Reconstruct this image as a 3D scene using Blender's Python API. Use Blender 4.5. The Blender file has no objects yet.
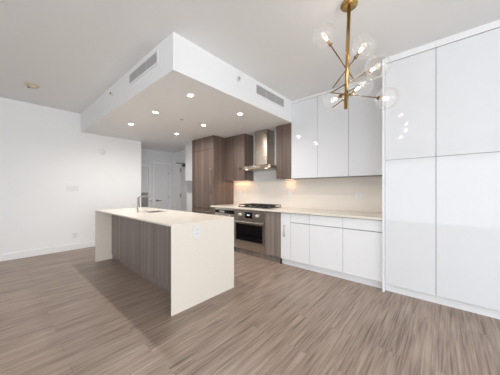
import bpy, bmesh, math, random
from mathutils import Vector, Matrix
random.seed(7)
S = bpy.context.scene
COL = S.collection

# ------------------------------------------------------------------ camera, world, lights, exposure
CAM_H = 1.26
cd = bpy.data.cameras.new('camera')
cd.sensor_fit = 'HORIZONTAL'; cd.sensor_width = 36.0
cd.lens = 222.0 / 500.0 * 36.0
cd.shift_y = 2.5 / 500.0
cd.clip_start = 0.05
cam = bpy.data.objects.new('camera', cd); COL.objects.link(cam)
cam.location = (0, 0, CAM_H)
cam.rotation_euler = (math.radians(90), 0, math.radians(41))
S.camera = cam

W = bpy.data.worlds.new('daylight'); S.world = W; W.use_nodes = True
bg = W.node_tree.nodes['Background']
bg.inputs[0].default_value = (0.80, 0.90, 1.0, 1); bg.inputs[1].default_value = 1.2

def area(name, loc, rot, sx, sy, power, col=(1, 1, 1), spread=180):
    l = bpy.data.lights.new(name, 'AREA'); l.shape = 'RECTANGLE'; l.size = sx; l.size_y = sy
    l.energy = power; l.color = col; l.spread = math.radians(spread)
    o = bpy.data.objects.new(name, l); COL.objects.link(o); o.location = loc; o.rotation_euler = rot
    return o
# added area lamps for daylight, at invented windows right of and behind the camera
area('added_daylight_right', (5.90, -0.2, 1.40), (0, math.radians(105), 0), 2.3, 5.2, 205, (0.92, 0.965, 1.0))
area('added_daylight_rear', (3.6, -3.10, 1.3), (math.radians(103), 0, 0), 4.0, 2.3, 90, (0.92, 0.965, 1.0))
area('added_daylight_middle', (-0.33, -3.10, 1.2), (math.radians(103), 0, 0), 3.4, 2.1, 38, (0.92, 0.965, 1.0))
DOWNLIGHT_POWER = 36
UNDERCAB_POWER = 1.7

S.view_settings.view_transform = 'Standard'; S.view_settings.look = 'None'
S.view_settings.gamma = 1.0; S.view_settings.use_curve_mapping = False
S.view_settings.exposure = 0.10
try:
    S.cycles.use_denoising = True
    S.cycles.max_bounces = 10; S.cycles.diffuse_bounces = 6; S.cycles.transparent_max_bounces = 16
    S.cycles.sample_clamp_indirect = 6.0
except Exception:
    pass

# ------------------------------------------------------------------ materials
def new_mat(name):
    m = bpy.data.materials.new(name); m.use_nodes = True
    nt = m.node_tree
    return m, nt, nt.nodes['Principled BSDF']

def plain(name, col, rough=0.5, metal=0.0, spec=0.5, coat=0.0, noise=0.0, nscale=8.0):
    m, nt, p = new_mat(name)
    p.inputs['Roughness'].default_value = rough; p.inputs['Metallic'].default_value = metal
    p.inputs['Specular IOR Level'].default_value = spec
    p.inputs['Coat Weight'].default_value = coat; p.inputs['Coat Roughness'].default_value = 0.03
    tc = nt.nodes.new('ShaderNodeTexCoord'); nz = nt.nodes.new('ShaderNodeTexNoise')
    nz.inputs['Scale'].default_value = nscale; nz.inputs['Detail'].default_value = 3
    nt.links.new(tc.outputs['Object'], nz.inputs['Vector'])
    r = nt.nodes.new('ShaderNodeValToRGB')
    a = [max(0, c * (1 - noise)) for c in col]; b = [min(1, c * (1 + noise)) for c in col]
    r.color_ramp.elements[0].position = 0.3; r.color_ramp.elements[1].position = 0.7
    r.color_ramp.elements[0].color = (*a, 1); r.color_ramp.elements[1].color = (*b, 1)
    nt.links.new(nz.outputs['Fac'], r.inputs['Fac']); nt.links.new(r.outputs['Color'], p.inputs['Base Color'])
    return m

def emit(name, col, strength):
    m, nt, p = new_mat(name)
    p.inputs['Base Color'].default_value = (*col, 1)
    p.inputs['Emission Color'].default_value = (*col, 1)
    p.inputs['Emission Strength'].default_value = strength
    return m

def wood(name, dark, mid, light, rough=0.42):
    """vertical straight grain laminate"""
    m, nt, p = new_mat(name); N = nt.nodes; L = nt.links
    p.inputs['Roughness'].default_value = rough
    tc = N.new('ShaderNodeTexCoord')
    def stretched(sc, det, zs):
        mp = N.new('ShaderNodeMapping'); mp.inputs['Scale'].default_value = (sc, sc, zs)
        nz = N.new('ShaderNodeTexNoise'); nz.inputs['Scale'].default_value = 1.0; nz.inputs['Detail'].default_value = det
        L.new(tc.outputs['Object'], mp.inputs['Vector']); L.new(mp.outputs['Vector'], nz.inputs['Vector'])
        return nz.outputs['Fac']
    a = stretched(11, 2, 0.15); b = stretched(60, 4, 0.8)
    mx = N.new('ShaderNodeMix'); mx.data_type = 'FLOAT'; mx.inputs[0].default_value = 0.45
    L.new(a, mx.inputs[2]); L.new(b, mx.inputs[3])
    r = N.new('ShaderNodeValToRGB'); e = r.color_ramp.elements
    e[0].position = 0.36; e[0].color = (*dark, 1); e[1].position = 0.64; e[1].color = (*light, 1)
    k = e.new(0.5); k.color = (*mid, 1)
    L.new(mx.outputs[0], r.inputs['Fac']); L.new(r.outputs['Color'], p.inputs['Base Color'])
    bp = N.new('ShaderNodeBump'); bp.inputs['Strength'].default_value = 0.08; bp.inputs['Distance'].default_value = 0.002
    L.new(b, bp.inputs['Height']); L.new(bp.outputs['Normal'], p.inputs['Normal'])
    return m

def floor_mat():
    m, nt, p = new_mat('vinyl_plank_floor'); N = nt.nodes; L = nt.links
    tc = N.new('ShaderNodeTexCoord')
    rot = N.new('ShaderNodeMapping'); rot.inputs['Rotation'].default_value = (0, 0, math.radians(90))
    L.new(tc.outputs['Object'], rot.inputs['Vector'])
    br = N.new('ShaderNodeTexBrick'); br.offset = 0.37; br.offset_frequency = 2
    br.inputs['Scale'].default_value = 1.0; br.inputs['Brick Width'].default_value = 1.22; br.inputs['Row Height'].default_value = 0.18
    br.inputs['Mortar Size'].default_value = 0.0022; br.inputs['Mortar Smooth'].default_value = 0.3; br.inputs['Bias'].default_value = 0
    br.inputs['Color1'].default_value = (0, 0, 0, 1); br.inputs['Color2'].default_value = (1, 1, 1, 1); br.inputs['Mortar'].default_value = (0.5, 0.5, 0.5, 1)
    L.new(rot.outputs['Vector'], br.inputs['Vector'])
    # per plank shift of the grain
    sep = N.new('ShaderNodeSeparateColor'); L.new(br.outputs['Color'], sep.inputs[0])
    comb = N.new('ShaderNodeCombineXYZ')
    mul = N.new('ShaderNodeMath'); mul.operation = 'MULTIPLY'; mul.inputs[1].default_value = 7.3
    L.new(sep.outputs[0], mul.inputs[0]); L.new(mul.outputs[0], comb.inputs[0]); L.new(mul.outputs[0], comb.inputs[1])
    add = N.new('ShaderNodeVectorMath'); add.operation = 'ADD'
    L.new(tc.outputs['Object'], add.inputs[0]); L.new(comb.outputs[0], add.inputs[1])
    def st(sx, sy, det, dist=0.0):
        mp = N.new('ShaderNodeMapping'); mp.inputs['Scale'].default_value = (sx, sy, 1)
        nz = N.new('ShaderNodeTexNoise'); nz.inputs['Scale'].default_value = 1; nz.inputs['Detail'].default_value = det
        nz.inputs['Distortion'].default_value = dist
        L.new(add.outputs[0], mp.inputs['Vector']); L.new(mp.outputs['Vector'], nz.inputs['Vector'])
        return nz.outputs['Fac']
    a = st(24, 1.1, 3, 0.9); b = st(95, 2.6, 4, 0.4)
    mx = N.new('ShaderNodeMix'); mx.data_type = 'FLOAT'; mx.inputs[0].default_value = 0.60
    L.new(a, mx.inputs[2]); L.new(b, mx.inputs[3])
    tone = N.new('ShaderNodeMath'); tone.operation = 'MULTIPLY_ADD'; tone.inputs[1].default_value = 0.03; tone.inputs[2].default_value = -0.015
    L.new(sep.outputs[0], tone.inputs[0])
    s = N.new('ShaderNodeMath'); s.operation = 'ADD'; L.new(mx.outputs[0], s.inputs[0]); L.new(tone.outputs[0], s.inputs[1])
    r = N.new('ShaderNodeValToRGB'); e = r.color_ramp.elements
    e[0].position = 0.34; e[0].color = (0.128, 0.091, 0.070, 1); e[1].position = 0.66; e[1].color = (0.430, 0.335, 0.270, 1)
    k = e.new(0.48); k.color = (0.290, 0.215, 0.170, 1)
    L.new(s.outputs[0], r.inputs['Fac'])
    dk = N.new('ShaderNodeMix'); dk.data_type = 'RGBA'; dk.inputs[7].default_value = (0.12, 0.085, 0.065, 1)
    f = N.new('ShaderNodeMath'); f.operation = 'MULTIPLY'; f.inputs[1].default_value = 0.28; L.new(br.outputs['Fac'], f.inputs[0])
    L.new(f.outputs[0], dk.inputs[0]); L.new(r.outputs['Color'], dk.inputs[6]); L.new(dk.outputs[2], p.inputs['Base Color'])
    rr = N.new('ShaderNodeMapRange'); rr.inputs['To Min'].default_value = 0.30; rr.inputs['To Max'].default_value = 0.46
    L.new(b, rr.inputs['Value']); L.new(rr.outputs[0], p.inputs['Roughness'])
    bp = N.new('ShaderNodeBump'); bp.inputs['Strength'].default_value = 0.12; bp.inputs['Distance'].default_value = 0.002
    L.new(b, bp.inputs['Height']); L.new(bp.outputs['Normal'], p.inputs['Normal'])
    return m

def brushed(name, col, rough=0.28, sc=(2, 2, 160), aniso=0.0, arot=0.0):
    m, nt, p = new_mat(name); N = nt.nodes; L = nt.links
    p.inputs['Metallic'].default_value = 1.0; p.inputs['Base Color'].default_value = (*col, 1)
    tc = N.new('ShaderNodeTexCoord'); mp = N.new('ShaderNodeMapping'); mp.inputs['Scale'].default_value = sc
    nz = N.new('ShaderNodeTexNoise'); nz.inputs['Scale'].default_value = 1; nz.inputs['Detail'].default_value = 2
    L.new(tc.outputs['Object'], mp.inputs['Vector']); L.new(mp.outputs['Vector'], nz.inputs['Vector'])
    rr = N.new('ShaderNodeMapRange'); rr.inputs['To Min'].default_value = rough - 0.06; rr.inputs['To Max'].default_value = rough + 0.08
    L.new(nz.outputs['Fac'], rr.inputs['Value']); L.new(rr.outputs[0], p.inputs['Roughness'])
    if aniso:
        p.inputs['Anisotropic'].default_value = aniso; p.inputs['Anisotropic Rotation'].default_value = arot
        tg = N.new('ShaderNodeTangent'); tg.direction_type = 'RADIAL'; tg.axis = 'Z'
        L.new(tg.outputs[0], p.inputs['Tangent'])
    return m

def clear_glass(name):
    m, nt, p = new_mat(name); N = nt.nodes; L = nt.links
    N.remove(p)
    out = [n for n in N if n.type == 'OUTPUT_MATERIAL'][0]
    t = N.new('ShaderNodeBsdfTransparent'); t.inputs[0].default_value = (0.985, 0.985, 0.985, 1)
    g = N.new('ShaderNodeBsdfGlossy'); g.inputs['Roughness'].default_value = 0.02
    lw = N.new('ShaderNodeLayerWeight'); lw.inputs['Blend'].default_value = 0.22
    mr = N.new('ShaderNodeMapRange'); mr.inputs['To Min'].default_value = 0.03; mr.inputs['To Max'].default_value = 0.25
    L.new(lw.outputs['Fresnel'], mr.inputs['Value'])
    mx = N.new('ShaderNodeMixShader')
    L.new(mr.outputs[0], mx.inputs[0]); L.new(t.outputs[0], mx.inputs[1]); L.new(g.outputs[0], mx.inputs[2])
    df = N.new('ShaderNodeBsdfDiffuse'); df.inputs[0].default_value = (0.95, 0.95, 0.95, 1)
    tl = N.new('ShaderNodeBsdfTranslucent'); tl.inputs[0].default_value = (0.95, 0.95, 0.95, 1)
    glow_haze = N.new('ShaderNodeMixShader'); glow_haze.inputs[0].default_value = 0.5  # faint white haze in the glass imitates the glow of the bulb
    L.new(df.outputs[0], glow_haze.inputs[1]); L.new(tl.outputs[0], glow_haze.inputs[2])
    m2 = N.new('ShaderNodeMixShader'); m2.inputs[0].default_value = 0.05
    L.new(mx.outputs[0], m2.inputs[1]); L.new(glow_haze.outputs[0], m2.inputs[2])
    L.new(m2.outputs[0], out.inputs['Surface'])
    return m

M = {}
M['wall'] = plain('white_wall_paint', (0.83, 0.83, 0.83), 0.6, noise=0.006, nscale=3)
M['ceil'] = plain('white_ceiling_paint', (0.82, 0.825, 0.825), 0.75, noise=0.006, nscale=3)
M['trim'] = plain('white_trim_paint', (0.82, 0.82, 0.82), 0.4, noise=0.004)
M['gloss'] = plain('white_gloss_lacquer', (0.75, 0.76, 0.78), 0.05, spec=0.45, coat=0.0, noise=0.003)
M['base'] = plain('white_satin_lacquer', (0.84, 0.845, 0.855), 0.25, noise=0.003)
M['carc'] = plain('cabinet_carcass_shadow_gap', (0.30, 0.30, 0.31), 0.6, noise=0.01)
M['quartz'] = plain('cream_quartz', (0.79, 0.73, 0.64), 0.22, noise=0.02, nscale=60)
M['splash'] = plain('cream_gloss_backsplash', (0.79, 0.735, 0.67), 0.14, noise=0.012, nscale=40)
M['floor'] = floor_mat()
M['wood'] = wood('brown_straight_grain_laminate', (0.086, 0.057, 0.045), (0.136, 0.095, 0.077), (0.192, 0.140, 0.115))
M['greywood'] = wood('greige_straight_grain_laminate', (0.165, 0.135, 0.118), (0.235, 0.195, 0.172), (0.315, 0.265, 0.235))
M['woodcarc'] = plain('dark_brown_reveal', (0.045, 0.032, 0.027), 0.6, noise=0.05)
M['steel'] = brushed('brushed_stainless_steel', (0.40, 0.35, 0.30), 0.28, (2, 2, 30), 0.95, 0.25)
M['steel_h'] = brushed('brushed_stainless_panel', (0.60, 0.56, 0.52), 0.30, (160, 2, 2))
M['chrome'] = plain('polished_chrome', (0.72, 0.71, 0.70), 0.10, 1.0, noise=0.0)
M['knob'] = plain('satin_steel_knob', (0.78, 0.76, 0.74), 0.35, 0.6, noise=0.02)
M['satin'] = plain('satin_chrome', (0.50, 0.49, 0.48), 0.22, 1.0, noise=0.01)
M['nickel'] = plain('brushed_nickel_handle', (0.50, 0.48, 0.46), 0.3, 1.0, noise=0.02)
M['bronze'] = plain('bronze_handle', (0.33, 0.27, 0.23), 0.4, 1.0, noise=0.02)
M['brass'] = plain('aged_brass', (0.47, 0.31, 0.125), 0.27, 1.0, noise=0.12, nscale=30)
M['dbrass'] = plain('dark_brass', (0.26, 0.16, 0.07), 0.35, 1.0, noise=0.1, nscale=30)
M['iron'] = plain('black_cast_iron', (0.018, 0.017, 0.016), 0.55, noise=0.2, nscale=40)
M['black'] = plain('black_glass', (0.006, 0.006, 0.007), 0.06, spec=0.3, noise=0.0)
M['blackp'] = plain('black_plastic', (0.02, 0.02, 0.021), 0.4, noise=0.05)
M['sinksteel'] = brushed('sink_steel', (0.42, 0.40, 0.38), 0.35)
M['plastic'] = plain('white_plastic', (0.76, 0.76, 0.755), 0.35, noise=0.002)
M['slot'] = plain('dark_slot', (0.10, 0.10, 0.10), 0.5, noise=0.02)
M['ivory'] = plain('ivory_plastic', (0.62, 0.55, 0.40), 0.45, noise=0.03)
M['vent'] = plain('grey_vent_metal', (0.46, 0.455, 0.45), 0.5, noise=0.02)
M['divider'] = plain('vent_divider_metal', (0.58, 0.575, 0.57), 0.5, noise=0.01)
M['ventback'] = plain('dark_duct', (0.20, 0.195, 0.19), 0.8, noise=0.02)
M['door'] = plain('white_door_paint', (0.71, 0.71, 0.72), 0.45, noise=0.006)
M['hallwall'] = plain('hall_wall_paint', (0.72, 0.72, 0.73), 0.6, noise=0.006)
M['darkmetal'] = plain('dark_door_hardware', (0.10, 0.10, 0.105), 0.4, 1.0, noise=0.02)
M['glass'] = clear_glass('clear_globe_glass')
M['bulb'] = emit('warm_bulb', (1.0, 0.95, 0.88), 14.0)
M['lens'] = emit('downlight_lens', (1.0, 0.95, 0.88), 25.0)
M['ledwarm'] = emit('warm_cabinet_led', (1.0, 0.72, 0.45), 4.0)
M['clock'] = emit('oven_clock_digits', (0.75, 0.9, 1.0), 1.2)

# ------------------------------------------------------------------ mesh helpers
class MB:
    """collects shapes (world coordinates) and links them as ONE mesh object"""
    def __init__(s): s.bm = bmesh.new()
    def _merge(s, t):
        me = bpy.data.meshes.new('tmp'); t.to_mesh(me); t.free(); s.bm.from_mesh(me); bpy.data.meshes.remove(me)
    def box(s, x0, x1, y0, y1, z0, z1, bev=0.0, seg=2):
        t = bmesh.new(); bmesh.ops.create_cube(t, size=1)
        for v in t.verts:
            v.co = Vector(((x0 + x1) / 2 + v.co.x * (x1 - x0), (y0 + y1) / 2 + v.co.y * (y1 - y0), (z0 + z1) / 2 + v.co.z * (z1 - z0)))
        if bev: bmesh.ops.bevel(t, geom=t.edges[:], offset=bev, segments=seg, profile=0.5, affect='EDGES')
        s._merge(t); return s
    def prism(s, pts, z0, z1, bev=0.0):
        t = bmesh.new(); vs = [t.verts.new((x, y, z0)) for x, y in pts]; f = t.faces.new(vs)
        e = bmesh.ops.extrude_face_region(t, geom=[f])
        for v in e['geom']:
            if isinstance(v, bmesh.types.BMVert): v.co.z = z1
        bmesh.ops.recalc_face_normals(t, faces=t.faces[:])
        if bev: bmesh.ops.bevel(t, geom=t.edges[:], offset=bev, segments=2, profile=0.5, affect='EDGES')
        s._merge(t); return s
    def cyl(s, a, b, r0, r1=None, n=20):
        a, b = Vector(a), Vector(b); r1 = r0 if r1 is None else r1
        t = bmesh.new(); d = b - a
        bmesh.ops.create_cone(t, cap_ends=True, cap_tris=False, segments=n, radius1=r0, radius2=r1, depth=d.length)
        q = d.to_track_quat('Z', 'Y').to_matrix().to_4x4()
        bmesh.ops.transform(t, matrix=Matrix.Translation((a + b) / 2) @ q, verts=t.verts[:])
        for f in t.faces: f.smooth = len(f.verts) == 4
        s._merge(t); return s
    def lathe(s, prof, c, axis=(0, 0, 1), n=32):
        """prof: list of (r, h) along the axis from c"""
        t = bmesh.new(); rings = []
        for r, hh in prof:
            rings.append([t.verts.new((r * math.cos(2 * math.pi * k / n), r * math.sin(2 * math.pi * k / n), hh)) for k in range(n)])
        for A, B in zip(rings, rings[1:]):
            for k in range(n): t.faces.new((A[k], A[(k + 1) % n], B[(k + 1) % n], B[k])).smooth = True
        if prof[0][0] > 1e-5: t.faces.new(rings[0][::-1])
        if prof[-1][0] > 1e-5: t.faces.new(rings[-1])
        bmesh.ops.remove_doubles(t, verts=t.verts[:], dist=1e-6)
        bmesh.ops.recalc_face_normals(t, faces=t.faces[:])
        q = Vector(axis).to_track_quat('Z', 'Y').to_matrix().to_4x4()
        bmesh.ops.transform(t, matrix=Matrix.Translation(c) @ q, verts=t.verts[:])
        s._merge(t); return s
    def tube(s, pts, r, n=14):
        P = [Vector(p) for p in pts]; t = bmesh.new(); rings = []
        up = None
        for i, p in enumerate(P):
            d = (P[min(i + 1, len(P) - 1)] - P[max(i - 1, 0)]).normalized()
            if up is None: up = d.orthogonal().normalized()
            up = (up - d * up.dot(d)).normalized(); w = d.cross(up)
            rings.append([t.verts.new(p + (up * math.cos(2 * math.pi * k / n) + w * math.sin(2 * math.pi * k / n)) * r) for k in range(n)])
        for A, B in zip(rings, rings[1:]):
            for k in range(n): t.faces.new((A[k], A[(k + 1) % n], B[(k + 1) % n], B[k])).smooth = True
        t.faces.new(rings[0][::-1]); t.faces.new(rings[-1])
        bmesh.ops.recalc_face_normals(t, faces=t.faces[:])
        s._merge(t); return s
    def sphere(s, c, r, sc=(1, 1, 1), seg=32):
        t = bmesh.new(); bmesh.ops.create_uvsphere(t, u_segments=seg, v_segments=seg // 2, radius=r)
        for v in t.verts: v.co = Vector((v.co.x * sc[0] + c[0], v.co.y * sc[1] + c[1], v.co.z * sc[2] + c[2]))
        for f in t.faces: f.smooth = True
        s._merge(t); return s
    def slab_hole(s, x0, x1, y0, y1, z0, z1, hx0, hx1, hy0, hy1):
        t = bmesh.new(); X = [x0, hx0, hx1, x1]; Y = [y0, hy0, hy1, y1]
        g = {(i, j, k): t.verts.new((X[i], Y[j], z)) for i in range(4) for j in range(4) for k, z in enumerate((z0, z1))}
        for i in range(3):
            for j in range(3):
                if (i, j) == (1, 1): continue
                t.faces.new((g[i, j, 1], g[i + 1, j, 1], g[i + 1, j + 1, 1], g[i, j + 1, 1]))
                t.faces.new((g[i, j, 0], g[i, j + 1, 0], g[i + 1, j + 1, 0], g[i + 1, j, 0]))
        for i in range(3):
            for j in (0, 3): t.faces.new((g[i, j, 0], g[i + 1, j, 0], g[i + 1, j, 1], g[i, j, 1]))
            for j in (0, 3): t.faces.new((g[j, i, 0], g[j, i + 1, 0], g[j, i + 1, 1], g[j, i, 1]))
        for j in (1, 2):
            t.faces.new((g[1, j, 0], g[2, j, 0], g[2, j, 1], g[1, j, 1])); t.faces.new((g[j, 1, 0], g[j, 2, 0], g[j, 2, 1], g[j, 1, 1]))
        bmesh.ops.recalc_face_normals(t, faces=t.faces[:])
        s._merge(t); return s
    def build(s, name, mat, parent=None):
        off = Vector((0, 0, 0)); p = parent
        while p is not None: off += p.location; p = p.parent
        if parent is None:      # origin at the base centre
            lo = Vector([min(v.co[i] for v in s.bm.verts) for i in range(3)]); hi = Vector([max(v.co[i] for v in s.bm.verts) for i in range(3)])
            off = Vector(((lo.x + hi.x) / 2, (lo.y + hi.y) / 2, lo.z)) if parent is None else off
        for v in s.bm.verts: v.co -= off
        me = bpy.data.meshes.new(name); s.bm.to_mesh(me); s.bm.free(); me.materials.append(mat)
        o = bpy.data.objects.new(name, me); COL.objects.link(o)
        if parent is None: o.location = off
        else: o.parent = parent
        return o

def tag(o, label=None, cat=None, group=None, kind=None):
    if label: o['label'] = label
    if cat: o['category'] = cat
    if group: o['group'] = group
    if kind: o['kind'] = kind
    return o
def thing(name, loc, label, cat, group=None, rotz=0):
    o = bpy.data.objects.new(name, None); o.empty_display_size = 0.1; COL.objects.link(o)
    o.location = loc; o.rotation_euler = (0, 0, rotz)
    return tag(o, label, cat, group)
def struct(name, mb, mat, parent=None):
    o = mb.build(name, mat, parent)
    if parent is None: o['kind'] = 'structure'
    return o
def copy_tree(o, parent=None):
    c = o.copy(); COL.objects.link(c)
    if parent is not None: c.parent = parent
    for ch in list(o.children): copy_tree(ch, c)
    return c

# ------------------------------------------------------------------ room shell
XL, YB, CH, SOF = -5.885, 3.905, 2.90, 2.505
BHX, BHY = -2.107, 1.212
fl = struct('floor', MB().box(-6.95, 6.1, -3.3, 4.01, -0.1, 0.0), M['floor'])
struct('ceiling', MB().box(-6.95, 6.1, -3.3, 4.01, CH, CH + 0.1), M['ceil'])
struct('wall_left', MB().box(-6.95, XL, -3.3, 2.485, 0, CH), M['wall'])
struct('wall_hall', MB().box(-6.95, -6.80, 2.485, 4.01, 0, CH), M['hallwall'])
struct('wall_back', MB().box(-6.80, 6.1, YB, 4.01, 0, CH), M['wall'])
struct('ceiling_bulkhead', MB().prism([(XL, BHY), (BHX, BHY), (BHX, YB), (-6.80, YB), (-6.80, 2.485), (XL, 2.485)], SOF, CH), M['wall'])
# unseen right and rear walls; their window openings are invented to let daylight in
wr = MB().box(6.0, 6.1, -3.2, YB, 0, 0.2).box(6.0, 6.1, -3.2, YB, 2.65, CH).box(6.0, 6.1, -3.2, -2.85, 0.2, 2.65).box(6.0, 6.1, 2.45, YB, 0.2, 2.65)
struct('wall_right', wr, M['wall'])
wf = MB().box(XL, 6.1, -3.3, -3.2, 0, 0.1).box(XL, 6.1, -3.3, -3.2, 2.55, CH).box(XL, -2.05, -3.3, -3.2, 0.1, 2.28).box(1.40, 1.55, -3.3, -3.2, 0.1, 2.28).box(XL, -3.0, -3.3, -3.2, 2.28, 2.55).box(-0.2, 1.55, -3.3, -3.2, 2.28, 2.55)
wf.box(-3.0, -0.2, -3.3, -3.2, 2.42, 2.55).box(5.65, 6.1, -3.3, -3.2, 0.1, 2.55)
struct('wall_rear', wf, M['wall'])
w1 = MB()  # frames of the invented windows, all out of view
for y in (-2.85, -1.1, 0.65, 2.40): w1.box(5.995, 6.09, y, y + 0.05, 0.2, 2.65, 0.004)
w1.box(5.995, 6.09, -2.85, 2.45, 0.2, 0.26, 0.004).box(5.995, 6.09, -2.85, 2.45, 2.59, 2.65, 0.004)
struct('added_window_1', w1, M['trim'])
w2 = MB()
for x in (1.55, 2.9, 4.25, 5.60): w2.box(x, x + 0.05, -3.29, -3.21, 0.1, 2.55, 0.004)
w2.box(1.55, 5.65, -3.29, -3.21, 0.1, 0.16, 0.004).box(1.55, 5.65, -3.29, -3.21, 2.49, 2.55, 0.004)
struct('added_window_2', w2, M['trim'])
w3 = MB()
for x in (-3.0, -1.62, -0.23): w3.box(x, x + 0.03, -3.29, -3.205, 2.28, 2.42, 0.003)
w3.box(-2.05, -2.0, -3.29, -3.21, 0.1, 2.28, 0.003).box(1.35, 1.40, -3.29, -3.21, 0.1, 2.28, 0.003).box(-2.05, 1.40, -3.29, -3.21, 0.1, 0.15, 0.003).box(-3.0, -0.2, -3.29, -3.21, 2.26, 2.30, 0.003)
struct('added_window_3', w3, M['trim'])
# baseboards
struct('baseboard_left', MB().box(XL, XL + 0.014, -3.2, 2.485, 0, 0.125, 0.004), M['trim'])
struct('baseboard_hall', MB().box(-6.80, -6.786, 3.80, YB, 0, 0.12, 0.003).box(-6.786, -6.40, YB - 0.014, YB, 0, 0.12, 0.003), M['trim'])

# ------------------------------------------------------------------ hall doors
def lever(root, x, y, z, mat, dy):
    """lever handle on the face x, pointing along dy"""
    b = MB().cyl((x, y, z), (x + 0.012, y, z), 0.026).cyl((x + 0.012, y, z), (x + 0.05, y, z), 0.009)
    b.tube([(x + 0.05, y - 0.01 * dy, z), (x + 0.055, y + 0.03 * dy, z), (x + 0.052, y + 0.12 * dy, z)], 0.009)
    return b.build('door_handle', mat, root)
HX = -6.80
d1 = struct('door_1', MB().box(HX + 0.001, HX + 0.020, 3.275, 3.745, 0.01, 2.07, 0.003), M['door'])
t = MB().box(HX + 0.001, HX + 0.030, 3.205, 3.268, 0, 2.14, 0.004).box(HX + 0.001, HX + 0.030, 3.752, 3.812, 0, 2.14, 0.004).box(HX + 0.001, HX + 0.030, 3.268, 3.752, 2.077, 2.14, 0.004)
t.build('door_frame', M['trim'], d1)
lever(d1, HX + 0.020, 3.345, 0.93, M['darkmetal'], 1)
for z in (0.3, 1.03, 1.8): MB().cyl((HX + 0.030, 3.747, z - 0.045), (HX + 0.030, 3.747, z + 0.045), 0.009, n=10).build('hinge', M['nickel'], d1)
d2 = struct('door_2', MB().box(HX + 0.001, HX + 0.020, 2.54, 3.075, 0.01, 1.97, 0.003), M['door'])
MB().box(HX + 0.001, HX + 0.030, 3.083, 3.135, 0, 2.03, 0.004).box(HX + 0.001, HX + 0.030, 2.49, 2.532, 0, 2.03, 0.004).box(HX + 0.001, HX + 0.030, 2.532, 3.083, 1.978, 2.03, 0.004).build('door_frame', M['trim'], d2)
g = MB().box(HX + 0.020, HX + 0.026, 2.62, 3.06, 0.62, 1.18)
lv = MB()
for k in range(14): lv.box(HX + 0.026, HX + 0.036, 2.64, 3.04, 0.645 + k * 0.038, 0.645 + k * 0.038 + 0.018, 0.003)
go = g.build('vent_panel', M['ventback'], d2); lv.build('louver', M['vent'], go)
# entry door in the back wall, seen past the hall corner
d3 = struct('door_3', MB().box(-6.285, -5.45, YB - 0.022, YB - 0.001, 0.01, 2.08, 0.003), M['door'])
MB().box(-6.37, -6.295, YB - 0.032, YB - 0.001, 0, 2.16, 0.004).box(-5.44, -5.365, YB - 0.032, YB - 0.001, 0, 2.16, 0.004).box(-6.295, -5.44, YB - 0.032, YB - 0.001, 2.09, 2.16, 0.004).build('door_frame', M['trim'], d3)
for z in (0.28, 1.085, 1.895): MB().cyl((-6.29, YB - 0.040, z - 0.06), (-6.29, YB - 0.040, z + 0.06), 0.014, n=10).box(-6.285, -6.262, YB - 0.026, YB - 0.022, z - 0.06, z + 0.06).build('hinge', M['nickel'], d3)
dc = MB().box(-6.12, -5.85, YB - 0.085, YB - 0.022, 1.985, 2.065, 0.008).build('door_closer', M['darkmetal'], d3)
MB().tube([(-6.04, YB - 0.055, 2.065), (-6.04, YB - 0.055, 2.085), (-6.20, YB - 0.24, 2.09), (-6.36, YB - 0.07, 2.125)], 0.011, 8).build('closer_arm', M['darkmetal'], dc)
MB().box(-5.53, -5.50, YB - 0.03, YB - 0.022, 0.92, 1.06, 0.003).tube([(-5.515, YB - 0.03, 1.0), (-5.515, YB - 0.07, 1.0), (-5.62, YB - 0.075, 1.0)], 0.009).build('door_handle', M['darkmetal'], d3)

# ------------------------------------------------------------------ cabinet helpers
def bar_handle(root, p0, p1, stand, r=0.006, mat=None, name='handle'):
    """bar between p0 and p1 with two standoffs in +y"""
    a, b = Vector(p0), Vector(p1); m = MB().cyl(a, b, r, n=14)
    for f in (0.1, 0.9):
        q = a.lerp(b, f); m.cyl(q, q + Vector((0, stand, 0)), r * 0.8, n=10)
    return m.build(name, mat or M['nickel'], root)
GAP = 0.0022

def front(root, name, x0, x1, y, z0, z1, mat, th=0.02, bev=0.0012):
    return MB().box(x0 + GAP, x1 - GAP, y, y + th, z0 + GAP, z1 - GAP, bev, 1).build(name, mat, root)

# ------------------------------------------------------------------ integrated refrigerator in brown laminate
FX0, FX1, FY = -4.752, -3.925, 3.25
r = thing('refrigerator', ((FX0 + FX1) / 2, 3.55, 0), 'tall panelled fridge unit in brown wood grain reaching the bulkhead', 'fridge')
MB().box(FX0 + 0.02, FX1 - 0.02, FY + 0.022, YB - 0.002, 0.08, SOF - 0.002).build('body', M['woodcarc'], r)
MB().box(FX0, FX0 + 0.02, FY + 0.002, YB - 0.002, 0, SOF - 0.002, 0.001).build('side_panel', M['wood'], r)
MB().box(FX1 - 0.02, FX1, FY + 0.002, YB - 0.002, 0, SOF - 0.002, 0.001).build('side_panel', M['wood'], r)
MB().box(FX0 + 0.02, FX1 - 0.02, FY + 0.07, FY + 0.085, 0, 0.08).build('toe_kick', M['woodcarc'], r)
front(r, 'upper_door', FX0, FX1, FY, 2.207, SOF - 0.002, M['wood'])
d = front(r, 'door', FX0, FX1, FY, 0.835, 2.2, M['wood'])
bar_handle(d, (FX1 - 0.075, FY - 0.035, 1.15), (FX1 - 0.075, FY - 0.035, 1.73), 0.035, 0.006, M['bronze'])
MB().cyl((FX1 - 0.075, FY - 0.042, 1.735), (FX1 - 0.075, FY - 0.02, 1.735), 0.012).build('handle_cap', M['chrome'], d)
d = front(r, 'freezer_drawer', FX0, FX1, FY, 0.085, 0.828, M['wood'])
bar_handle(d, (FX0 + 0.1, FY - 0.04, 0.76), (FX1 - 0.1, FY - 0.04, 0.76), 0.04, 0.008)

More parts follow.
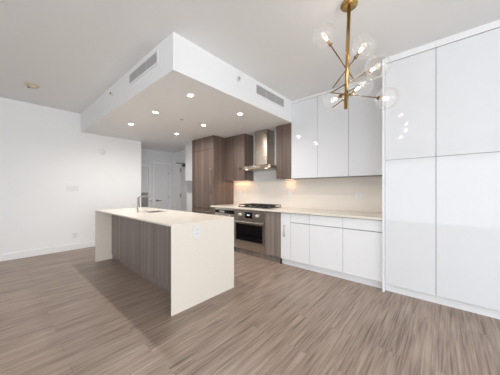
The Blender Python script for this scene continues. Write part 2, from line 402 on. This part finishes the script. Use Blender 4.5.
# ------------------------------------------------------------------ brown wall cabinets each side of the hood
def led_strip(root, x0, x1, z):
    b = MB().box(x0, x1, 3.80, 3.83, z - 0.008, z, 0.001).build('under_cabinet_light', M['nickel'], root)
    MB().box(x0 + 0.01, x1 - 0.01, 3.804, 3.826, z - 0.0095, z - 0.0082).build('light_lens', M['ledwarm'], b)
    l = bpy.data.lights.new('under_cabinet_lamp', 'AREA'); l.energy = UNDERCAB_POWER * (x1 - x0); l.color = (1.0, 0.55, 0.28); l.shape = 'RECTANGLE'; l.size = x1 - x0 - 0.02; l.size_y = 0.02
    o = bpy.data.objects.new('under_cabinet_lamp', l); COL.objects.link(o); o.location = ((x0 + x1) / 2, 3.815, z - 0.012)
def wood_upper(x0, x1, label):
    r = thing('wall_cabinet', ((x0 + x1) / 2, 3.73, 1.475), label, 'cabinet')
    MB().box(x0 + 0.001, x1 - 0.001, 3.622, YB - 0.002, 1.476, SOF - 0.002, 0.001).build('body', M['wood'], r)
    front(r, 'door', x0, x1, 3.60, 1.474, SOF - 0.002, M['wood'])
    led_strip(r, x0 + 0.06, x1 - 0.06, 1.476)
wood_upper(-3.922, -3.285, 'brown wood grain wall cabinet between the fridge unit and the steel hood')
wood_upper(-2.455, -2.122, 'narrow brown wood grain wall cabinet between the hood and the white cabinets')

# ------------------------------------------------------------------ white gloss wall cabinets
UB, UT = 1.472, 2.855
names = ['white gloss wall cabinet touching the narrow brown cabinet',
         'white gloss wall cabinet in the middle of the row of three',
         'white gloss wall cabinet touching the tall white pantry cupboards']
ux = [-2.118, -1.610, -1.108, -0.569]
for i in range(3):
    r = thing('wall_cabinet', ((ux[i] + ux[i + 1]) / 2, 3.73, UB), names[i], 'cabinet', 'white gloss wall cabinets over the worktop')
    MB().box(ux[i] + 0.001, ux[i + 1] - 0.001, 3.622, YB - 0.002, UB + 0.003, UT).build('body', M['carc'], r)
    front(r, 'door', ux[i], ux[i + 1], 3.60, UB, UT, M['gloss'])
    MB().box(ux[i] + 0.0005, ux[i + 1] - 0.0005, 3.602, YB - 0.002, UT + 0.006, CH - 0.001).build('filler_panel', M['base'], r)

# ------------------------------------------------------------------ tall white pantry cupboards
TY = 3.18
tx = [-0.543, -0.058, 0.427, 0.912, 1.397]
tl = ['tall white gloss pantry cupboard beside the worktop end panel', 'tall white gloss pantry cupboard second from the worktop end panel',
      'tall white gloss pantry cupboard third from the worktop', 'tall white gloss pantry cupboard farthest from the worktop']
for i in range(4):
    r = thing('pantry_cabinet', ((tx[i] + tx[i + 1]) / 2, 3.5, 0), tl[i], 'cabinet', 'tall white pantry cupboards')
    MB().box(tx[i] + 0.001, tx[i + 1] - 0.001, TY + 0.022, YB - 0.002, 0.097, 2.82).build('body', M['carc'], r)
    front(r, 'upper_door', tx[i], tx[i + 1], TY, 1.628, 2.822, M['gloss'])
    front(r, 'lower_door', tx[i], tx[i + 1], TY, 0.095, 1.628, M['gloss'])
    MB().box(tx[i] + 0.0005, tx[i + 1] - 0.0005, TY + 0.001, YB - 0.002, 2.829, CH - 0.001).build('filler_panel', M['base'], r)
    MB().box(tx[i] + 0.0005, tx[i + 1] - 0.0005, TY + 0.045, TY + 0.06, 0.0, 0.095).build('toe_kick', M['base'], r)
g = MB().box(-0.5675, -0.5445, 3.150, YB - 0.002, 0, 2.88, 0.002).build('end_panel', M['base'])
tag(g, 'slim white end panel running floor to ceiling at the worktop end', 'panel')

# ------------------------------------------------------------------ base cabinets
BY = 3.20
CT0, CT1 = 0.882, 0.912
def base_body(r, x0, x1, carc, toe, toey=3.245):
    MB().box(x0 + 0.001, x1 - 0.001, BY + 0.022, YB - 0.03, 0.098, CT0 - 0.004).build('body', carc, r)
    MB().box(x0 + 0.0005, x1 - 0.0005, toey, toey + 0.015, 0.0, 0.095).build('toe_kick', toe, r)
r = thing('base_cabinet', (-1.985, 3.5, 0), 'narrow white pull-out base cabinet with a steel handle beside the brown door', 'cabinet')
base_body(r, -2.088, -1.897, M['carc'], M['base'])
d = front(r, 'door', -2.088, -1.897, BY, 0.097, 0.874, M['base'])
bar_handle(d, (-2.005, BY - 0.03, 0.48), (-2.005, BY - 0.03, 0.68), 0.03, 0.007, M['nickel'])
bx = [-1.897, -1.564, -1.060, -0.569]
bl = ['white base cabinet with one drawer above a door, next to the pull-out with the handle',
      'white base cabinet with drawer over door, middle of the row of three',
      'white base cabinet with drawer over door, against the white end panel']
for i in range(3):
    r = thing('base_cabinet', ((bx[i] + bx[i + 1]) / 2, 3.5, 0), bl[i], 'cabinet', 'white base cabinets under the cream worktop')
    base_body(r, bx[i], bx[i + 1], M['carc'], M['base'])
    front(r, 'drawer', bx[i], bx[i + 1], BY, 0.727, 0.874, M['base'])
    front(r, 'door', bx[i], bx[i + 1], BY, 0.097, 0.720, M['base'])
r = thing('base_cabinet', (-2.25, 3.5, 0), 'brown wood grain base cabinet between the oven and the white cabinets', 'cabinet')
base_body(r, -2.423, -2.090, M['woodcarc'], M['greywood'], 3.235)
front(r, 'door', -2.423, -2.090, BY, 0.10, 0.874, M['greywood'])
MB().box(-2.104, -2.090, BY + 0.005, BY + 0.045, 0, 0.098).build('end_foot', M['darkmetal'], r)

# ------------------------------------------------------------------ oven
OX0, OX1 = -3.205, -2.425
r = thing('oven', ((OX0 + OX1) / 2, 3.5, 0), 'stainless built-in oven with black glass door under the gas hob', 'oven')
MB().box(OX0 + 0.002, OX1 - 0.002, BY + 0.022, YB - 0.03, 0.10, CT0 - 0.004).build('body', M['woodcarc'], r)
MB().box(OX0 + 0.002, OX1 - 0.002, 3.235, 3.25, 0, 0.098).build('toe_kick', M['greywood'], r)
cp = MB().box(OX0 + 0.004, OX1 - 0.004, BY - 0.004, BY + 0.02, 0.672, 0.876, 0.003).build('control_panel', M['steel_h'], r)
ds = MB().box(-2.905, -2.72, BY - 0.008, BY - 0.004, 0.718, 0.83, 0.001).build('display', M['black'], cp)
dg = MB()
for k, x in enumerate((-2.85, -2.835, -2.812, -2.797)): dg.box(x, x + 0.010, BY - 0.0086, BY - 0.008, 0.77, 0.79)
dg.build('display_digits', M['clock'], ds)
for x in (-3.03, -2.60):
    k = MB().cyl((x, BY - 0.004, 0.775), (x, BY - 0.012, 0.775), 0.034).lathe([(0.0, 0.036), (0.024, 0.036), (0.027, 0.030), (0.028, 0)], (x, BY - 0.010, 0.775), (0, -1, 0)).build('knob', M['knob'], cp)
od = MB().box(OX0 + 0.004, OX1 - 0.004, BY - 0.006, BY + 0.02, 0.262, 0.664, 0.003).build('oven_door', M['steel_h'], r)
MB().box(OX0 + 0.055, OX1 - 0.055, BY - 0.010, BY - 0.006, 0.275, 0.60, 0.001).build('door_glass', M['black'], od)
hb = MB().box(OX0 + 0.03, OX1 - 0.03, BY - 0.056, BY - 0.036, 0.628, 0.654, 0.008, 3)
for x in (OX0 + 0.09, OX1 - 0.09): hb.cyl((x, BY - 0.04, 0.641), (x, BY - 0.004, 0.641), 0.010)
hb.build('handle', M['chrome'], od)
MB().box(OX0 + 0.004, OX1 - 0.004, BY - 0.002, BY + 0.02, 0.105, 0.256, 0.003).build('bottom_panel', M['steel_h'], r)
MB().box(-2.85, -2.77, BY - 0.003, BY - 0.002, 0.205, 0.216).build('nameplate', M['nickel'], r)

# ------------------------------------------------------------------ dishwasher
r = thing('dishwasher', (-3.5, 3.5, 0), 'under-worktop dishwasher with black control strip between fridge and oven', 'dishwasher')
MB().box(-3.80, -3.21, BY + 0.022, YB - 0.03, 0.10, CT0 - 0.004).build('body', M['woodcarc'], r)
MB().box(-3.80, -3.21, 3.27, 3.285, 0, 0.098).build('toe_kick', M['woodcarc'], r)
MB().box(-3.80, -3.21, BY, BY + 0.02, 0.835, 0.874, 0.002).build('trim_strip', M['steel_h'], r)
cpn = MB().box(-3.80, -3.21, BY - 0.002, BY + 0.02, 0.77, 0.832, 0.002).build('control_panel', M['black'], r)
MB().box(-3.66, -3.50, BY - 0.004, BY - 0.002, 0.782, 0.82).build('display', M['vent'], cpn)
dd = MB().box(-3.80, -3.21, BY - 0.002, BY + 0.02, 0.105, 0.765, 0.003).build('door', M['steel_h'], r)
bar_handle(dd, (-3.74, BY - 0.04, 0.72), (-3.265, BY - 0.04, 0.72), 0.038, 0.009, M['chrome'])
f = MB().box(-3.922, -3.803, BY, YB - 0.03, 0.0, CT0 - 0.003, 0.001).build('filler_panel', M['wood'])
tag(f, 'narrow brown filler panel between the fridge unit and the dishwasher', 'panel')

# ------------------------------------------------------------------ worktop, backsplash, hob
c = MB().box(-3.922, -0.569, 3.168, YB - 0.002, CT0, CT1, 0.002).build('countertop', M['quartz'])
tag(c, 'long cream quartz worktop along the back wall', 'worktop')
b = MB().box(-3.922, -0.569, YB - 0.014, YB - 0.0005, CT1 + 0.0005, UB - 0.0005, 0.0).build('backsplash', M['splash'])
tag(b, 'cream slab backsplash between worktop and wall cabinets', 'backsplash')

HXc, HX0_, HX1_ = -2.82, -3.195, -2.445
r = thing('gas_cooktop', (HXc, 3.54, CT1), 'black gas hob with cast iron grates on the cream worktop', 'hob')
MB().box(HX0_, HX1_, 3.30, 3.79, CT1, CT1 + 0.010, 0.004).build('base_plate', M['blackp'], r)
for k, (bx_, by_) in enumerate(((-3.07, 3.43), (-3.07, 3.67), (-2.82, 3.56), (-2.57, 3.43), (-2.57, 3.67))):
    bu = MB().lathe([(0.0, 0.022), (0.03, 0.022), (0.038, 0.016), (0.038, 0.012), (0.05, 0.010), (0.052, 0)], (bx_, by_, CT1 + 0.010)).build('burner', M['iron'], r)
for k, gx in enumerate((HX0_ + 0.01, HX0_ + 0.255, HX0_ + 0.50)):
    gw = 0.238; zt = CT1 + 0.056; g = MB()
    for x in (gx, gx + gw / 2 - 0.006, gx + gw - 0.012): g.box(x, x + 0.012, 3.325, 3.765, zt - 0.012, zt, 0.002)
    for y in (3.325, 3.43, 3.54, 3.65, 3.753): g.box(gx, gx + gw, y, y + 0.012, zt - 0.014, zt - 0.002, 0.002)
    for x in (gx, gx + gw - 0.012):
        for y in (3.325, 3.753): g.box(x, x + 0.012, y, y + 0.012, CT1 + 0.009, zt - 0.01, 0.001)
    g.build('grate', M['iron'], r)
for k in range(5):
    x = HXc - 0.20 + k * 0.10
    MB().lathe([(0.0, 0.022), (0.014, 0.022), (0.016, 0.002), (0.019, 0)], (x, 3.308, CT1 + 0.009)).build('knob', M['blackp'], r)

# ------------------------------------------------------------------ range hood
r = thing('range_hood', (-2.83, 3.6, 1.68), 'stainless chimney range hood on the wall above the gas hob', 'hood')
hx0, hx1, hy = -3.25, -2.457, YB - 0.002
def bow(x0, x1, yend, ymid, n=16):
    return [(x0 + (x1 - x0) * k / n, yend - (yend - ymid) * (1 - (2 * k / n - 1) ** 2)) for k in range(n + 1)]
MB().prism(bow(hx0, hx1, 3.40, 3.33) + [(hx1, hy), (hx0, hy)], 1.682, 1.735, 0.002).build('canopy', M['steel'], r)
# sloping top from the canopy up to the chimney
t = bmesh.new(); n = 16
lo = bow(hx0 + 0.004, hx1 - 0.004, 3.404, 3.335, n) + [(hx1 - 0.004, hy - .001), (hx0 + 0.004, hy - .001)]
hi = [(-3.03 + 0.338 * k / n, 3.62) for k in range(n + 1)] + [(-2.692, hy - .001), (-3.03, hy - .001)]
A = [t.verts.new((x, y, 1.7355)) for x, y in lo]; B = [t.verts.new((x, y, 1.785)) for x, y in hi]
for k in range(len(A)): t.faces.new((A[k], A[(k + 1) % len(A)], B[(k + 1) % len(A)], B[k]))
t.faces.new(A[::-1]); t.faces.new(B); bmesh.ops.recalc_face_normals(t, faces=t.faces[:])
m = MB(); m._merge(t); m.build('canopy_top', M['steel'], r)
ch = MB().box(-3.025, -2.697, 3.626, hy, 1.78, 2.10, 0.003).box(-3.022, -2.70, 3.629, hy, 2.10, SOF - 0.002, 0.003).build('chimney', M['steel'], r)
fm = MB()
for k in range(2): fm.box(hx0 + 0.06 + k * 0.32, hx0 + 0.36 + k * 0.32, 3.47, 3.80, 1.677, 1.682)
fm.build('grease_filter', M['sinksteel'], r)
for k in range(3): MB().cyl((-2.87 + k * 0.04, 3.323 + 0.010, 1.708), (-2.87 + k * 0.04, 3.323, 1.708), 0.008).build('button', M['chrome'], r)
for x in (-3.08, -2.58): MB().cyl((x, 3.44, 1.682), (x, 3.44, 1.678), 0.026).build('hood_light', M['ledwarm'], r)

# ------------------------------------------------------------------ kitchen island
IX0, IX1, IY0, IY1, IZ = -4.605, -2.043, 1.157, 2.035, 0.91
SX0, SX1, SY0, SY1 = -3.755, -3.40, 1.580, 1.865
r = thing('kitchen_island', ((IX0 + IX1) / 2, (IY0 + IY1) / 2, 0), 'kitchen island with cream waterfall top and greige grooved panel', 'island')
MB().slab_hole(IX0, IX1, IY0, IY1, IZ - 0.018, IZ, SX0, SX1, SY0, SY1).build('countertop', M['quartz'], r)
MB().box(IX1 - 0.012, IX1, IY0, IY1, 0, IZ - 0.018, 0.0).build('waterfall_panel', M['quartz'], r)
MB().box(IX0, IX0 + 0.016, IY0, IY1, 0, IZ - 0.018, 0.0).build('waterfall_panel', M['quartz'], r)
bd = MB().box(IX0 + 0.023, SX0 - 0.02, 1.43, 1.98, 0.09, IZ - 0.024).box(SX1 + 0.02, IX1 - 0.023, 1.43, 1.98, 0.09, IZ - 0.024)
bd.box(SX0 - 0.02, SX1 + 0.02, 1.43, SY0 - 0.02, 0.09, IZ - 0.024).box(SX0 - 0.02, SX1 + 0.02, SY1 + 0.02, 1.98, 0.09, IZ - 0.024).box(SX0 - 0.02, SX1 + 0.02, SY0 - 0.02, SY1 + 0.02, 0.09, 0.55)
bd.build('body', M['woodcarc'], r)
pn = MB(); n = 5; w_ = (IX1 - IX0 - 0.05) / n
for k in range(n): pn.box(IX0 + 0.025 + k * w_ + 0.0008, IX0 + 0.025 + (k + 1) * w_ - 0.0008, 1.405, 1.428, 0.075, IZ - 0.024, 0.001, 1)
pn.build('back_panel', M['greywood'], r)
MB().box(IX0 + 0.024, IX1 - 0.024, 1.418, 1.43, 0, 0.074).build('toe_kick', M['greywood'], r)
for k in range(4):
    w2_ = (IX1 - IX0 - 0.05) / 4; x0 = IX0 + 0.025 + k * w2_
    dr = MB().box(x0 + 0.002, x0 + w2_ - 0.002, 1.981, 2.0, 0.1, IZ - 0.03, 0.001, 1).build('cabinet_door', M['greywood'], r)
    MB().cyl((x0 + 0.05, 2.03, 0.6), (x0 + 0.05, 2.03, 0.8), 0.006).cyl((x0 + 0.05, 2.0, 0.62), (x0 + 0.05, 2.03, 0.62), 0.005).cyl((x0 + 0.05, 2.0, 0.78), (x0 + 0.05, 2.03, 0.78), 0.005).build('handle', M['nickel'], dr)
MB().box(IX0 + 0.024, IX1 - 0.024, 1.93, 1.945, 0, 0.09).build('toe_kick', M['woodcarc'], r)

s = thing('kitchen_sink', ((SX0 + SX1) / 2, (SY0 + SY1) / 2, 0.66), 'undermount stainless sink set into the island top', 'sink')
zb = 0.68; e = 0.006; b = MB()
b.box(SX0 - e, SX1 + e, SY0 - e, SY1 + e, zb - 0.006, zb)
b.box(SX0 - e, SX0 - 0.0005, SY0 - e, SY1 + e, zb, IZ - 0.0235).box(SX1 + 0.0005, SX1 + e, SY0 - e, SY1 + e, zb, IZ - 0.0235)
b.box(SX0, SX1, SY0 - e, SY0 - 0.0005, zb, IZ - 0.0235).box(SX0, SX1, SY1 + 0.0005, SY1 + e, zb, IZ - 0.0235)
b.build('basin', M['sinksteel'], s)
MB().lathe([(0.0, 0.002), (0.03, 0.002), (0.044, 0.004), (0.046, 0)], ((SX0 + SX1) / 2, (SY0 + SY1) / 2, zb)).build('drain', M['chrome'], s)

fx, fy = -3.645, 1.497
r = thing('kitchen_faucet', (fx, fy, IZ), 'tall square-necked chrome faucet behind the island sink', 'faucet')
MB().lathe([(0.030, 0), (0.030, 0.006), (0.022, 0.010), (0.017, 0.012), (0.017, 0.225), (0.013, 0.232)], (fx, fy, IZ)).build('body', M['satin'], r)
zt = 1.157
MB().tube([(fx, fy, IZ + 0.225), (fx, fy, zt - 0.03), (fx, fy + 0.006, zt - 0.012), (fx, fy + 0.02, zt - 0.003), (fx, fy + 0.04, zt), (fx, fy + 0.15, zt), (fx, fy + 0.175, zt - 0.004), (fx, fy + 0.188, zt - 0.016), (fx, fy + 0.19, zt - 0.05)], 0.0105).build('spout', M['satin'], r)
MB().cyl((fx, fy + 0.19, zt - 0.045), (fx, fy + 0.19, zt - 0.085), 0.016).build('spray_head', M['nickel'], r)
MB().cyl((fx - 0.012, fy, IZ + 0.05), (fx - 0.05, fy, IZ + 0.05), 0.016).cyl((fx - 0.048, fy, IZ + 0.05), (fx - 0.052, fy - 0.004, IZ + 0.085), 0.006).build('lever', M['satin'], r)

# ------------------------------------------------------------------ white cabinets beyond the fridge
WX0, WX1, WY = -5.41, -4.755, 3.48
r = thing('wall_cabinet', ((WX0 + WX1) / 2, 3.67, 1.512), 'white wall cabinet beside the fridge unit, toward the hall', 'cabinet')
MB().box(WX0 + 0.001, WX1 - 0.001, WY + 0.022, YB - 0.035, 1.514, SOF - 0.002).build('body', M['base'], r)
front(r, 'door', WX0, WX1, WY, 1.512, SOF - 0.002, M['base'])
r = thing('base_cabinet', ((WX0 + WX1) / 2, 3.67, 0), 'chest-high white cabinet beside the fridge unit under the wall cabinet', 'cabinet')
MB().box(WX0 + 0.06, WX1 - 0.001, WY + 0.022, YB - 0.035, 0.08, 1.175).build('body', M['base'], r)
front(r, 'door', WX0 + 0.06, WX1, WY, 0.09, 1.178, M['base'])
MB().box(WX0 + 0.06, WX1 - 0.001, WY + 0.06, WY + 0.075, 0, 0.08).build('toe_kick', M['base'], r)

# ------------------------------------------------------------------ outlets and switches
def plate_y(name, x, y, z, w, h, label, cat, kind, group=None):
    """wall plate facing -y"""
    r = thing(name, (x, y, z - h / 2), label, cat, group)
    p = MB().box(x - w / 2, x + w / 2, y - 0.006, y, z - h / 2, z + h / 2, 0.002).build('cover_plate', M['plastic'], r)
    if kind == 'outlet':
        for dz in (-0.02, 0.02):
            q = MB().box(x - 0.017, x + 0.017, y - 0.008, y - 0.006, z + dz - 0.014, z + dz + 0.014, 0.003).build('socket', M['plastic'], r)
            MB().box(x - 0.008, x - 0.006, y - 0.0084, y - 0.008, z + dz - 0.004, z + dz + 0.006).box(x + 0.006, x + 0.008, y - 0.0084, y - 0.008, z + dz - 0.004, z + dz + 0.006).build('slot', M['slot'], q)
    else:
        k = max(1, round(w / 0.05))
        for i in range(k):
            xx = x - w / 2 + w * (i + 0.5) / k
            MB().box(xx - 0.015, xx + 0.015, y - 0.010, y - 0.006, z - 0.032, z + 0.032, 0.002).build('rocker', M['plastic'], r)
    return r
ys = YB - 0.0145
plate_y('electrical_outlet', -3.70, ys, 1.165, 0.075, 0.118, 'white outlet on the backsplash nearer the fridge unit, by the hob', 'outlet', 'outlet')
plate_y('light_switch', -3.553, ys, 1.165, 0.075, 0.118, 'white single switch on the backsplash beside the outlet by the fridge', 'switch', 'switch')
plate_y('electrical_outlet', -2.317, ys, 1.175, 0.075, 0.118, 'white outlet on the backsplash under the narrow brown cabinet', 'outlet', 'outlet')
plate_y('electrical_outlet', -1.03, ys, 1.165, 0.12, 0.118, 'wide white outlet on the backsplash under the white wall cabinets', 'outlet', 'outlet')
def plate_x(name, x, y, z, w, h, label, cat, kind):
    """wall plate facing +x"""
    r = thing(name, (x, y, z - h / 2), label, cat)
    MB().box(x, x + 0.006, y - w / 2, y + w / 2, z - h / 2, z + h / 2, 0.002).build('cover_plate', M['plastic'], r)
    if kind == 'outlet':
        for dz in (-0.022, 0.022):
            q = MB().box(x + 0.006, x + 0.008, y - 0.017, y + 0.017, z + dz - 0.015, z + dz + 0.015, 0.003).build('socket', M['plastic'], r)
            MB().box(x + 0.008, x + 0.0084, y - 0.008, y - 0.005, z + dz - 0.004, z + dz + 0.006).box(x + 0.008, x + 0.0084, y + 0.005, y + 0.008, z + dz - 0.004, z + dz + 0.006).build('slot', M['slot'], q)
    else:
        for i in range(4):
            yy = y - w / 2 + w * (i + 0.5) / 4
            MB().box(x + 0.006, x + 0.011, yy - 0.016, yy + 0.016, z - 0.033, z + 0.033, 0.002).build('rocker', M['plastic'], r)
plate_x('electrical_outlet', IX1 + 0.0005, 1.455, 0.803, 0.078, 0.130, 'white outlet on the end of the island', 'outlet', 'outlet')
plate_x('light_switch', XL + 0.0005, 1.08, 1.29, 0.20, 0.115, 'white four-rocker switch plate on the left wall', 'switch', 'switch')
plate_x('electrical_outlet', XL + 0.0005, 1.12, 0.297, 0.075, 0.118, 'white outlet low on the left wall near the baseboard', 'outlet', 'outlet')
r = thing('round_wall_cover', (XL + 0.0005, 1.62, 2.06), 'small round white cover high on the left wall near the bulkhead', 'cover')
MB().lathe([(0.062, 0), (0.062, 0.004), (0.058, 0.007), (0.0, 0.008)], (XL + 0.0005, 1.62, 2.13), (1, 0, 0)).build('cover', M['plastic'], r)

# ------------------------------------------------------------------ downlights, sprinklers, detector, vents
def downlight_spot(x, y):
    l = bpy.data.lights.new('downlight_lamp', 'SPOT'); l.energy = DOWNLIGHT_POWER; l.color = (1.0, 0.95, 0.90)
    l.spot_size = math.radians(177); l.spot_blend = 0.7; l.shadow_soft_size = 0.035
    o = bpy.data.objects.new('downlight_lamp', l); COL.objects.link(o); o.location = (x, y, SOF - 0.012)
dl = thing('downlight', (-2.505, 1.69, SOF), 'x', 'light', 'recessed downlights in the bulkhead')
MB().lathe([(0.036, -0.0006), (0.050, -0.0006), (0.050, -0.004), (0.046, -0.006), (0.038, -0.004), (0.036, -0.0006)], (-2.505, 1.69, SOF)).build('trim_ring', M['trim'], dl)
MB().cyl((-2.505, 1.69, SOF - 0.0006), (-2.505, 1.69, SOF - 0.003), 0.038).build('lens', M['lens'], dl)
dlab = {(-2.505, 1.69): 'lit round downlight closest to the outer corner of the bulkhead',
        (-2.505, 2.635): 'lit round downlight nearest the steel hood chimney',
        (-3.475, 1.69): 'lit round downlight in the middle of the front row along the bulkhead',
        (-3.475, 2.635): 'lit round downlight in the bulkhead just in front of the fridge unit',
        (-4.445, 1.69): 'lit round downlight closest to the left wall in the bulkhead',
        (-4.445, 2.64): 'lit round downlight in the bulkhead toward the hall doors'}
for i, (p, lab) in enumerate(dlab.items()):
    o = dl if i == 0 else copy_tree(dl)
    o.location = (p[0], p[1], SOF); o['label'] = lab
    downlight_spot(*p)

r = thing('sprinkler_cover', (-3.468, 2.164, SOF), 'small flat sprinkler cover in the bulkhead underside between the downlights', 'sprinkler')
MB().lathe([(0.034, -0.0006), (0.034, -0.008), (0.030, -0.011), (0.0, -0.011)], (-3.468, 2.164, SOF)).build('cap', M['vent'], r)
def sidewall_sprinkler(p, axis, label, mat):
    r = thing('sprinkler', p, label, 'sprinkler'); a = Vector(axis); P = Vector(p)
    MB().lathe([(0.032, 0.0005), (0.032, 0.006), (0.022, 0.012), (0.012, 0.013), (0.012, 0.03), (0.0, 0.03)], p, axis).build('escutcheon', M['plastic'], r)
    MB().cyl(P + a * 0.028, P + a * 0.036, 0.010).cyl(P + a * 0.036 , P + a * 0.040, 0.018).build('deflector', mat, r)
sidewall_sprinkler((BHX, 2.165, 2.768), (1, 0, 0), 'sidewall sprinkler head on the bulkhead face toward the white cupboards', M['nickel'])
sidewall_sprinkler((-3.883, BHY, 2.758), (0, -1, 0), 'sidewall sprinkler head on the long bulkhead face near the left wall', M['darkmetal'])

r = thing('smoke_detector', (-4.845, 0.383, CH), 'ivory smoke detector base on the ceiling near the left wall', 'detector')
MB().lathe([(0.085, -0.0005), (0.085, -0.012), (0.06, -0.016), (0.0, -0.016)], (-4.845, 0.383, CH)).build('base_plate', M['ivory'], r)
MB().lathe([(0.055, -0.016), (0.058, -0.03), (0.045, -0.042), (0.0, -0.045)], (-4.835, 0.395, CH)).build('housing', M['ivory'], r)
MB().box(-4.96, -4.90, 0.34, 0.37, CH - 0.022, CH - 0.0005, 0.004).build('tab', M['darkmetal'], r)

def vent(a, b, axis, label):
    """a=(along0,z0) b=(along1,z1); axis 'x': in the y=BHY face, 'y': in the x=BHX face"""
    A0, A1 = a[0], b[0]; z0, z1 = a[1], b[1]
    def bx(m, u0, u1, d0, d1, w0, w1, bev=0.0):
        if axis == 'x': m.box(u0, u1, BHY - d1, BHY - d0, w0, w1, bev)
        else: m.box(BHX + d0, BHX + d1, u0, u1, w0, w1, bev)
    c = ((A0 + A1) / 2, BHY, z0) if axis == 'x' else (BHX, (A0 + A1) / 2, z0)
    r = thing('air_vent', c, label, 'vent'); fr = 0.026
    m = MB(); bx(m, A0, A1, 0.0005, 0.003, z0, z1); m.build('backing', M['ventback'], r)
    m = MB()
    bx(m, A0 - fr, A1 + fr, 0.0005, 0.008, z1, z1 + fr, 0.002); bx(m, A0 - fr, A1 + fr, 0.0005, 0.008, z0 - fr, z0, 0.002)
    bx(m, A0 - fr, A0, 0.0005, 0.008, z0, z1, 0.002); bx(m, A1, A1 + fr, 0.0005, 0.008, z0, z1, 0.002)
    w = (A1 - A0) / 3
    m.build('frame', M['trim'], r)
    for k in (1, 2):
        m = MB(); bx(m, A0 + k * w - 0.005, A0 + k * w + 0.005, 0.003, 0.007, z0, z1); m.build('divider', M['divider'], r)
    for k in range(3):
        m = MB(); nn = 20
        for j in range(nn):
            u = A0 + k * w + 0.008 + (w - 0.016) * (j + 0.5) / nn
            bx(m, u - 0.0035, u + 0.0035, 0.003, 0.006, z0, z1)
        m.build('grille', M['vent'], r)
vent((-3.23, 2.712), (-2.45, 2.828), 'x', 'grey air vent on the bulkhead face toward the room')
vent((2.565, 2.705), (3.318, 2.838), 'y', 'grey air vent on the bulkhead face beside the white cabinets')

# ------------------------------------------------------------------ chandelier
top = Vector((-0.625, 2.05, CH)); bot = Vector((-0.647, 2.030, 1.974))
r = thing('chandelier', (-0.625, 2.05, 1.974), 'brass branching chandelier with six clear glass globes hanging from the ceiling', 'chandelier')
MB().lathe([(0.070, -0.0006), (0.070, -0.016), (0.067, -0.020), (0.0, -0.020)], top).build('ceiling_canopy', M['brass'], r)
MB().cyl(top - Vector((0, 0, 0.03)), bot, 0.0155).build('stem', M['brass'], r)
arms = [((-0.790, 1.897, 2.618), (-0.639, 2.038, 2.327), (-0.589, 2.084, 2.225)),
        ((-0.506, 2.052, 2.478), (-0.639, 2.038, 2.324), (-0.759, 2.019, 2.188)),
        ((-0.422, 2.124, 2.302), (-0.642, 2.035, 2.195), (-0.766, 1.985, 2.135)),
        ((-0.516, 2.003, 2.133), (-0.645, 2.032, 2.062), (-0.768, 2.051, 2.024)),
        ((-0.405, 2.443, 2.128), (-0.644, 2.033, 2.100), (-0.715, 1.898, 2.092)),
        ((-0.792, 2.120, 2.118), (-0.644, 2.033, 2.115), (-0.517, 1.968, 2.120))]
for G, K, T in arms:
    G, K, T = Vector(G), Vector(K), Vector(T); a = (G - K).normalized()
    ar = MB().cyl(T, G - a * 0.06, 0.0052, n=12).build('arm', M['dbrass'], r)
    MB().sphere(K, 0.0, seg=8) if False else None
    MB().cyl(K - a * 0.022, K + a * 0.022, 0.0085, n=12).build('clamp', M['dbrass'], ar)
    MB().lathe([(0.006, -0.062), (0.016, -0.060), (0.016, -0.050), (0.010, -0.047), (0.010, -0.012), (0.0, -0.012)], G - a * 0.045, a).build('socket', M['dbrass'], ar)
    # globe with an opening at the socket
    prof = []
    for k in range(25):
        th = math.pi - 0.14 - (math.pi - 0.14) * k / 24
        prof.append((max(0.0, 0.1 * math.sin(th)), 0.1 * math.cos(th)))
    inner = [(max(0.0, rr * 0.975), hh * 0.975) for rr, hh in prof]
    m = MB(); tmp = MB()
    m.lathe(prof[:-1] + [(0.0, 0.1)] , G, a)
    gl = m.build('glass_globe', M['glass'], r)
    MB().lathe([(0.004, -0.056), (0.007, -0.048), (0.011, -0.036), (0.011, -0.026), (0.007, -0.017), (0.0, -0.014)], G, a, 16).build('bulb', M['bulb'], r)
    l = bpy.data.lights.new('bulb_lamp', 'POINT'); l.energy = 0.3; l.color = (1.0, 0.85, 0.66); l.shadow_soft_size = 0.025
    lo_ = bpy.data.objects.new('bulb_lamp', l); COL.objects.link(lo_); lo_.location = G
